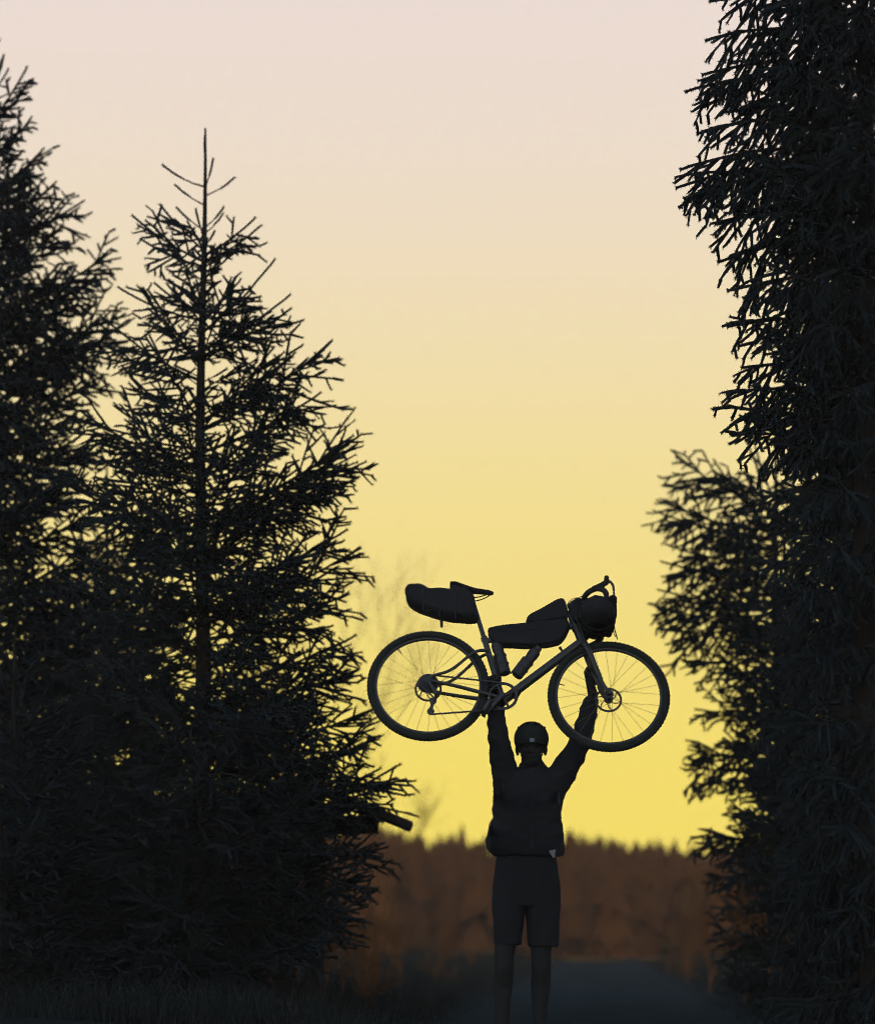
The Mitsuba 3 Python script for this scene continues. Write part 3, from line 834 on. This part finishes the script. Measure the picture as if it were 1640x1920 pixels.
def bottle(name, lab, p, q, r):
    ax = norm(q - p)
    L = np.linalg.norm(q - p)
    prof = [(0, r * .86), (.02, r), (.52, r), (.56, r * .90), (.62, r * .90), (.66, r), (.80, r * .97), (.87, r * .70), (.89, r * .72), (.95, r * .70), (.96, r * .3), (1.0, r * .28)]
    t = thing(name, lab, 'bottle')
    lo = [x for x in prof if x[0] <= .8]
    hi = [x for x in prof if x[0] >= .80]
    part(t, 'body', tube([p + ax * L * a for a, _ in lo], [b for _, b in lo], 24), 'bottle_plastic', 40)
    part(t, 'cap', tube([p + ax * L * a for a, _ in hi], [b for _, b in hi], 24), 'black_alloy', 40)
    cg = [btube([p + ax * L * a - 0.0 * NB + r * 1.06 * (math.cos(b) * np.cross(ax, NB) + math.sin(b) * NB) for b in np.linspace(-2.4, 2.4, 16)], 0.003, 6) for a in (0.25, 0.48)]
    cg.append(btube([p - ax * 0.006 - 1.1 * r * np.cross(ax, NB), p + ax * L * 0.55 - 1.1 * r * np.cross(ax, NB)], 0.004, 6))
    part(bike, 'bottle_cage', cat(cg), 'black_alloy', True)


bottle('water_bottle', 'drink bottle on the sloping down tube below the frame bag', BW(968, 1268, 0.0), BW(1011, 1212, 0.0), 0.034)
bottle('water_bottle', 'drink bottle standing against the seat tube below the frame bag', BW(947, 1264, 0.0), BW(927, 1196, 0.0), 0.034)


# ---------------------------------------------------------------- bags
def crumple_bag(m, amp=0.006, f=30, seed=12):
    nz = meshkit.fbm(m.vertices * f, 3, seed) - 0.5
    m.vertices = m.vertices + m.vertex_normals * (nz * 2 * amp)[:, None]
    return m


def pillow(poly, half, round_, lay=17, wrinkle=0.004, seed=0, w0=0.0, squash=1.0):
    """A soft bag from its side outline (pixels) and half its thickness."""
    P = np.array([BW(*p, w0) for p in poly])
    uv = np.stack([(P - OB) @ UB, (P - OB) @ VB], 1)
    c = uv.mean(0)
    shrink = half * math.tan(TILT + math.radians(4.2)) * squash
    sh = Polygon(uv)
    if shrink > 0:
        # the outline seen in the photograph includes the bag's depth, which shows above and below
        from shapely import affinity
        up_, dn_ = affinity.translate(sh, 0, shrink), affinity.translate(sh, 0, -shrink)
        core = sh.intersection(up_).intersection(dn_)
        sh = max(getattr(core, 'geoms', [core]), key=lambda g: g.area)
    ls = []
    for q in np.linspace(-1, 1, lay):
        ph = q * math.pi / 2
        inset = round_ * (1 - math.cos(ph))
        g = sh.buffer(-inset) if inset > 1e-6 else sh
        g = max(getattr(g, 'geoms', [g]), key=lambda g: g.area)
        z0 = half * math.sin(ph)
        m = trimesh.creation.extrude_polygon(g, half * 2.2 / lay, engine='earcut')
        m.apply_translation([0, 0, z0 - half * 1.1 / lay])
        ls.append(to_man(m))
    m = soft(union(ls), 0.010, 4)
    trimesh.smoothing.filter_laplacian(m, lamb=0.5, iterations=8)
    nz = meshkit.fbm(m.vertices * [22, 22, 22], 3, seed) - 0.5
    m.vertices = m.vertices + m.vertex_normals * (nz * 2 * wrinkle)[:, None]
    m.vertices[:, 2] += w0
    return to_bike(m, OB)


t = thing('saddle_bag', 'bulky dark bag strapped behind the saddle of the raised bicycle', 'bag')
sb = [(761, 1108), (767, 1100), (797, 1099), (808, 1107), (830, 1107), (846, 1108), (850, 1098), (872, 1106), (891, 1116), (897, 1145), (904, 1170), (899, 1176), (862, 1175), (829, 1170), (792, 1158), (768, 1145), (763, 1127)]
part(t, 'body', pillow(sb, 0.062, 0.035, seed=3, squash=0.55), 'bag_cloth', 50)
for px in (792, 822, 852):
    lo, hi = np.interp(px, [768, 792, 829, 862], [1146, 1158, 1170, 1175]), np.interp(px, [767, 797, 830, 850], [1101, 1100, 1108, 1106])
    part(t, 'strap', btube([BW(px, hi + 3, 0.066), BW(px + 1, (hi + lo) / 2 - 10, 0.071), BW(px + 2, lo - 12, 0.064)], 0.006, 6), 'strap_web', True)
part(t, 'buckle', btube([BW(827, 1158, 0.0), BW(828, 1176, 0.0)], [0.010, 0.008], 8), 'strap_web', True)
t = thing('frame_bag', 'long dark bag hanging under the top tube of the raised bicycle', 'bag')
fb = [(911, 1181), (940, 1176), (985, 1171), (1030, 1167), (1060, 1163), (1068, 1180), (1058, 1200), (1048, 1213), (1030, 1218), (990, 1221), (955, 1219), (924, 1217), (914, 1196)]
part(t, 'body', pillow(fb, 0.036, 0.015, seed=4, squash=0.5), 'bag_cloth', 50)
part(t, 'zip', btube([BW(925, 1186, 0.04), BW(990, 1180, 0.043), BW(1050, 1175, 0.04)], 0.0025, 6), 'strap_web', True)
part(t, 'buckle', btube([BW(1049, 1214, 0.0), BW(1054, 1221, 0.0)], [0.010, 0.006], 8), 'strap_web', True)
t = thing('top_tube_bag', 'small wedge shaped bag on top of the top tube behind the stem', 'bag')
tb = [(980, 1178), (985, 1163), (1010, 1150), (1038, 1134), (1050, 1130), (1056, 1140), (1061, 1170), (1030, 1176), (1000, 1180)]
part(t, 'body', pillow(tb, 0.028, 0.014, seed=5, squash=0.25, wrinkle=0.002), 'bag_cloth', 50)
part(t, 'zip', btube([BW(992, 1164, 0.026), BW(1046, 1142, 0.028)], 0.0025, 6), 'strap_web', True)
t = thing('handlebar_bag', 'rolled dark bag lashed below the drop handlebar above the front wheel', 'bag')
C0, C1 = BW(1114, 1172, -0.16), BW(1122, 1144, 0.205)
roll = union([bone(C0 * (1 - a) + C1 * a, r0, C0 * (1 - b) + C1 * b, r1, 28) for a, r0, b, r1 in ((0, .078, .10, .092), (.10, .092, .5, .096), (.5, .096, .90, .093), (.90, .093, 1, .080))]
             + [bone(BW(1146, 1130, 0.13), 0.034, BW(1140, 1188, -0.10), 0.026, 14), bone(BW(1099, 1132, 0.12), 0.040, BW(1096, 1190, -0.12), 0.038, 14), bone(BW(1148, 1124, 0.15), 0.026, BW(1146, 1165, 0.0), 0.026, 14)])
m = soft(roll, 0.013, 10)
nz = meshkit.fbm(m.vertices * 24, 3, 8) - 0.5
m.vertices = m.vertices + m.vertex_normals * (nz * 0.024)[:, None]
part(t, 'body', m, 'bag_cloth', 50)
axr = norm(C1 - C0)
e1 = norm(UB - axr * np.dot(UB, axr))
e2 = np.cross(axr, e1)
for a in (0.2, 0.5, 0.8):
    c = C0 * (1 - a) + C1 * a
    part(t, 'strap', btube([c + 0.0995 * (math.cos(x) * e1 + math.sin(x) * e2) for x in np.linspace(0, 2 * math.pi, 33)], 0.006, 6), 'strap_web', True)
part(t, 'cord', btube(spline([BW(1150, 1135, 0.05), BW(1154, 1150, 0.02), BW(1151, 1172, 0.02), BW(1153, 1184, 0.02), BW(1157, 1199, 0.02)], 20), 0.0035, 6), 'strap_web', True)
part(t, 'cord', btube(spline([BW(1150, 1150, 0.0), BW(1152, 1168, 0.0), BW(1150, 1186, 0.0), BW(1154, 1194, 0.0)], 14), 0.0028, 6), 'strap_web', True)
t = thing('stem_bag', 'small dark pouch beside the stem between the wedge shaped bag and the rolled front bag', 'bag')
pouch = soft(union([m3.Manifold.batch_hull([ball(BW(1071, 1136, 0.045), 0.024, 14), ball(BW(1084, 1129, 0.045), 0.026, 14), ball(BW(1090, 1156, 0.04), 0.024, 14), ball(BW(1079, 1160, 0.04), 0.022, 14)])]), 0.009, 6)
part(t, 'body', crumple_bag(pouch), 'bag_cloth', 50)
part(t, 'drawstring', btube(spline([BW(1068, 1133, 0.05), BW(1063, 1141, 0.05), BW(1066, 1150, 0.05)], 10), 0.0028, 6), 'strap_web', True)
# brake and gear hoses
for pts_, w_ in (([(1096, 1136), (1080, 1128), (1068, 1140), (1066, 1160), (1074, 1185)], 0.03), ([(1096, 1130), (1076, 1122), (1062, 1136), (1062, 1158), (1070, 1176)], 0.05), ([(1100, 1128), (1090, 1118), (1078, 1136), (1082, 1165), (1094, 1200)], 0.06)):
    part(bike, 'hose', btube(spline([BW(*q, w_) for q in pts_], 20), 0.0027, 6), 'black_alloy', True)

# ---------------------------------------------------------------- the rider
YP = 20.16
rider = thing('person', 'rider in helmet, loose jacket and shorts holding a bicycle overhead with both arms', 'person')


def P(px, py, dy=0.0):
    return W(px, py, YP + dy)


def sec(py, x0, x1, dep, dy=0.0):
    """A cross-section of the figure between two outline pixels."""
    a, b = P(x0, py, dy), P(x1, py, dy)
    return ((a + b) / 2, (b[0] - a[0]) / 2, dep)


GL = BW(929, 1283, -0.004)              # grips: seat tube and far fork leg
ax_seat = norm(ST - BB)
fork_a, fork_b = crown * 0.55 + OF * 0.45 - 0.056 * NB - 0.008 * UB, crown - 0.046 * NB
ax_fork = norm(fork_b - fork_a)
GR = crown * 0.50 + OF * 0.50 - 0.0565 * NB - 0.006 * UB
sho = [P(950, 1466), P(1038, 1468)]
elb = [P(934, 1384, -0.10), P(1088, 1392, -0.02)]


def hand(G, axis, r, palm_dir, wrist, thumb):
    """A fist closed round a tube: palm behind it, four fingers round one side, the thumb round the other."""
    e1 = norm(palm_dir - axis * np.dot(palm_dir, axis))
    e2 = norm(np.cross(axis, e1)) * thumb
    R_ = lambda ang, rad, s: G + axis * s + rad * (math.cos(ang) * e1 + math.sin(ang) * e2)
    out = []
    spread = [0.038, 0.013, -0.012, -0.036]
    size = [0.0112, 0.0119, 0.0115, 0.0102]
    reach = [1.0, 1.08, 1.02, 0.85]
    kn = [R_(0.80, r + 0.021, s * 1.05) for s in spread]
    heel = [R_(-0.75, r + 0.023, 0.024), R_(-0.45, r + 0.021, -0.028)]
    out.append(m3.Manifold.batch_hull([ball(k, 0.0155, 14) for k in kn] + [ball(h, 0.018, 14) for h in heel]))
    out.append(m3.Manifold.batch_hull([ball(heel[0], 0.016, 14), ball(heel[1], 0.016, 14), ball(R_(0.1, r + 0.03, 0.0), 0.018, 14), ball(wrist, 0.030, 16)]))
    for s, q, l in zip(spread, size, reach):
        a = [0.80, 1.75 * l ** .3, 2.85 * l, 3.75 * l]
        pts = [R_(a[0], r + 0.020, s * 1.05), R_(a[1], r + q + 0.006, s), R_(a[2], r + q + 0.002, s * .97), R_(a[3], r + q + 0.001, s * .95)]
        out += chain(pts, [q * 1.18, q * 1.08, q, q * 0.86], 12)
    tp = [R_(-0.75, r + 0.021, 0.030), R_(-1.45, r + 0.016, 0.040), R_(-2.2, r + 0.0125, 0.038), R_(-2.85, r + 0.0115, 0.030)]
    out += chain(tp, [0.0165, 0.0145, 0.0125, 0.0105], 12)
    return out


pl = norm(-NB * 0.8 - VB * 0.35)
wr0 = GL + pl * 0.075 - np.array([0, 0, 0.055])
wr1 = GR + norm(-NB * 0.75 - VB * 0.45 - UB * 0.25) * 0.066 - np.array([-0.012, 0, 0.066])
skin = []
skin += hand(GL, ax_seat, 0.0185, wr0 - GL, wr0, 1)
skin += hand(GR, ax_fork, 0.0165, norm(-NB * 0.6 - UB * 0.7), wr1, -1)
for s, wri in ((0, wr0), (1, wr1)):
    mid = elb[s] * 0.62 + wri * 0.38
    skin += chain([sho[s], elb[s], mid, wri], [0.058, 0.043, 0.042, 0.0275])
# head and neck, facing the camera and a little down
HC = P(996, 1399, -0.035)
hd = union([ball(HC + [0, 0.012, 0.022], 1.0, 32, (0.076, 0.094, 0.098)), ball(HC + [0, -0.014, -0.048], 1.0, 28, (0.058, 0.070, 0.070)),
            bone(HC + [0, -0.058, -0.086], 0.022, HC + [0, -0.028, -0.075], 0.046), ball(HC + [0, -0.040, -0.030], 1.0, 24, (0.061, 0.046, 0.040)),
            bone(HC + [0, -0.080, 0.000], 0.008, HC + [0, -0.099, -0.034], 0.0125, 14), ball(HC + [-0.013, -0.086, -0.037], 0.0085, 12), ball(HC + [0.013, -0.086, -0.037], 0.0085, 12),
            bone(HC + [-0.040, -0.066, 0.016], 0.010, HC + [0.040, -0.066, 0.016], 0.010, 14),
            ball(HC + [0, -0.079, -0.058], 1.0, 16, (0.022, 0.008, 0.0045)), ball(HC + [0, -0.077, -0.067], 1.0, 16, (0.019, 0.008, 0.0055))])
for s in (-1, 1):
    hd = hd - ball(HC + [0.031 * s, -0.092, 0.0], 1.0, 16, (0.019, 0.016, 0.011))
    hd = hd + ball(HC + [0.031 * s, -0.071, 0.0], 0.0125, 14)
    hd = hd + union([ball(HC + [0.081 * s, 0.008, -0.020], 1.0, 16, (0.012, 0.020, 0.032), (0, 0, 18 * s)), ball(HC + [0.080 * s, 0.004, -0.044], 1.0, 14, (0.009, 0.010, 0.012)), bone(HC + [0.06 * s, 0.01, -0.02], 0.022, HC + [0.076 * s, 0.01, -0.022], 0.014, 12)])
NK = P(998, 1440)
skin_body = union(skin + [hd, bone(HC + [0, 0.018, -0.06], 0.058, NK + [0, 0.02, -0.03], 0.066, 20)])
tors = loft([sec(1616, 938, 1034, .095), sec(1560, 934, 1040, .095), sec(1500, 934, 1044, .105), sec(1466, 938, 1048, .095), sec(1446, 955, 1036, .075)])
legs = []
for kn_, an_, hp, s in ((P(945, 1797, -.02), P(941, 1927, .03), P(962, 1660), -1), (P(1014, 1797, -.02), P(1011, 1927, .03), P(1012, 1660), 1)):
    calf = kn_ * 0.62 + an_ * 0.38 + np.array([0.004 * s, 0.03, 0])
    shin = kn_ * 0.3 + an_ * 0.7 + np.array([0, 0.012, 0])
    legs += chain([hp, hp * 0.45 + kn_ * 0.55, kn_ + [0, 0, .03], kn_ - [0, 0, .05], calf, shin, an_], [0.088, 0.074, 0.057, 0.055, 0.0575, 0.045, 0.037], 20)
    toe = np.array([an_[0] + 0.03 * s, an_[1] - 0.19, 0.035])
    legs += [bone(an_, 0.036, [an_[0], an_[1] + 0.03, 0.045], 0.034), bone([an_[0], an_[1] + 0.03, 0.045], 0.034, toe, 0.030)]
body = union([skin_body, tors] + legs)
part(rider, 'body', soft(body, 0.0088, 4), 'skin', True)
# shorts
sh_l = loft([sec(1772, 926, 978, .088), sec(1740, 924, 981, .092), sec(1705, 922, 985, .10), sec(1660, 924, 990, .105), sec(1620, 929, 1000, .105)], power=2.2)
sh_r = loft([sec(1776, 989, 1047, .09), sec(1740, 987, 1049, .094), sec(1705, 983, 1050, .10), sec(1660, 982, 1050, .105), sec(1620, 975, 1045, .105)], power=2.2)
waist = loft([sec(1700, 925, 1047, .095), sec(1655, 924, 1049, .112), sec(1620, 929, 1044, .112), sec(1585, 935, 1038, .105)], power=2.4)
shorts = soft(union([sh_l, sh_r, waist]), 0.012, 8)


def crumple(m, amp, f, seed, stretch=(1, 1, 1)):
    nz = meshkit.fbm(m.vertices * np.array(stretch) * f, 3, seed) - 0.5
    m.vertices = m.vertices + m.vertex_normals * (nz * 2 * amp)[:, None]
    return m


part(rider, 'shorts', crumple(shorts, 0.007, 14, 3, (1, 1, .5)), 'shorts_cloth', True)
# jacket: body, sleeves, stand-up collar
jb = loft([sec(1606, 926, 1056, .125), sec(1592, 912, 1058, .138), sec(1575, 912, 1057, .14), sec(1550, 918, 1055, .138), sec(1525, 922, 1053, .135), sec(1500, 924, 1057, .132), sec(1475, 927, 1065, .122), sec(1455, 940, 1055, .10), sec(1441, 966, 1033, .082)], power=2.25)
slv = [jb]
cuff0, cuff1 = wr0 * 0.86 + elb[0] * 0.14, wr1 * 0.86 + elb[1] * 0.14
slv += chain([P(952, 1476), P(945, 1440, -.04), elb[0], elb[0] * .5 + cuff0 * .5, cuff0], [0.088, 0.077, 0.0625, 0.055, 0.045], 22)
slv += chain([P(1034, 1478), P(1060, 1440, -.01), elb[1], elb[1] * .5 + cuff1 * .5, cuff1], [0.090, 0.075, 0.063, 0.054, 0.045], 22)
slv += [bone(P(972, 1452), 0.045, P(1024, 1452), 0.045), bone(NK + [-.01, .012, -.02], 0.078, NK + [.01, .012, -.012], 0.078, 20)]
slv.append(bone(P(920, 1577), 0.034, P(930, 1590), 0.036))
jk = soft(union(slv), 0.0115, 10)
jk = crumple(jk, 0.012, 13, 9, (1.0, 1.0, 1.7))
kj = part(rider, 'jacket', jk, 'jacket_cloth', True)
part(kj, 'zip', tube([P(997, 1446, -.105), P(996, 1500, -.142), P(996, 1560, -.146), P(997, 1600, -.138)], 0.004, 6), 'strap_web', True)
hip = [P(1029, 1596, -.128), P(1041, 1593, -.112), P(1040, 1608, -.115), P(1036, 1609, -.122)]
tm = trimesh.convex.convex_hull(np.vstack([np.array(hip) + [0, -0.008, 0], np.array(hip) + [0, 0.004, 0]]))
part(kj, 'pocket_flap', tm, 'pale_cloth', False, label='pale flap of cloth at the hem of the jacket')
# helmet
HH = HC + [0, 0.008, 0.040]
shell = ball(HH, 1.0, 56, (0.101, 0.128, 0.104))
inner = ball(HH + [0, 0, -0.012], 1.0, 40, (0.082, 0.102, 0.090))
cut = m3.Manifold.cube([0.5, 0.5, 0.3], True).rotate([-7, 0, 0]).translate([float(HH[0]), float(HH[1]), float(HH[2] - 0.197)])
hel = shell - inner - cut
for s in (-1, 1):
    for q, x in enumerate((0.026, 0.058, 0.083)):
        z = math.sqrt(max(0.0, 1 - (x / 0.101) ** 2)) * 0.104
        for y, dz in ((-0.055, 0.86), (0.045, 0.95)):
            hel = hel - ball(HH + [x * s, y, z * dz], 1.0, 14, (0.0085, 0.036, 0.017))
for x in (-0.074, -0.04, 0.0, 0.04, 0.074):
    z = math.sqrt(1 - (x / 0.101) ** 2) * 0.104
    hel = hel + bone(HH + [x, -0.045, z * 0.89], 0.0095, HH + [x * .8, 0.06, z * 0.86], 0.009, 10)
kh = part(rider, 'helmet', soft(hel, 0.008, 3), 'helmet_shell', 45)
part(kh, 'badge', trimesh.convex.convex_hull(np.array([HH + [x, -0.1285 + y, z - 0.012] for x in (-.013, .013) for y in (-.004, .012) for z in (-.011, .011)])), 'badge_grey', False, label='small blue grey badge on the front of the helmet')
for s in (-1, 1):
    part(kh, 'strap', tube(spline([HH + [0.074 * s, 0.0, -0.03], HC + [0.063 * s, -0.02, -0.045], HC + [0.045 * s, -0.045, -0.085], HC + [0.004 * s, -0.055, -0.112]], 14), 0.0042, 6), 'strap_web', True)
# shoes
for an_ in (P(941, 1927, .03), P(1011, 1927, .03)):
    s = -1 if an_[0] < P(980, 1900)[0] else 1
    hl, te = np.array([an_[0] - .003 * s, an_[1] + 0.045, 0.042]), np.array([an_[0] + 0.034 * s, an_[1] - 0.20, 0.038])
    up_ = union([bone(hl, 0.038, te * .45 + hl * .55 + [0, 0, .012], 0.042), bone(te * .45 + hl * .55 + [0, 0, .012], 0.042, te, 0.034), bone([an_[0], an_[1], 0.085], 0.041, hl, 0.038)])
    up_ = up_ - m3.Manifold.cube([2, 2, 0.2], True).translate([float(an_[0]), float(an_[1]), -0.09])
    ks = part(rider, 'shoe', soft(up_, 0.01, 4), 'shoe_leather', True)
    part(ks, 'sole', trimesh.convex.convex_hull(np.vstack([np.array([[q[0] + 0.043 * math.cos(a), q[1] + 0.043 * math.sin(a), z] for a in np.linspace(0, 6.28, 14)]) for q in (hl, te) for z in (0.018, 0.032)])), 'rubber', 30)
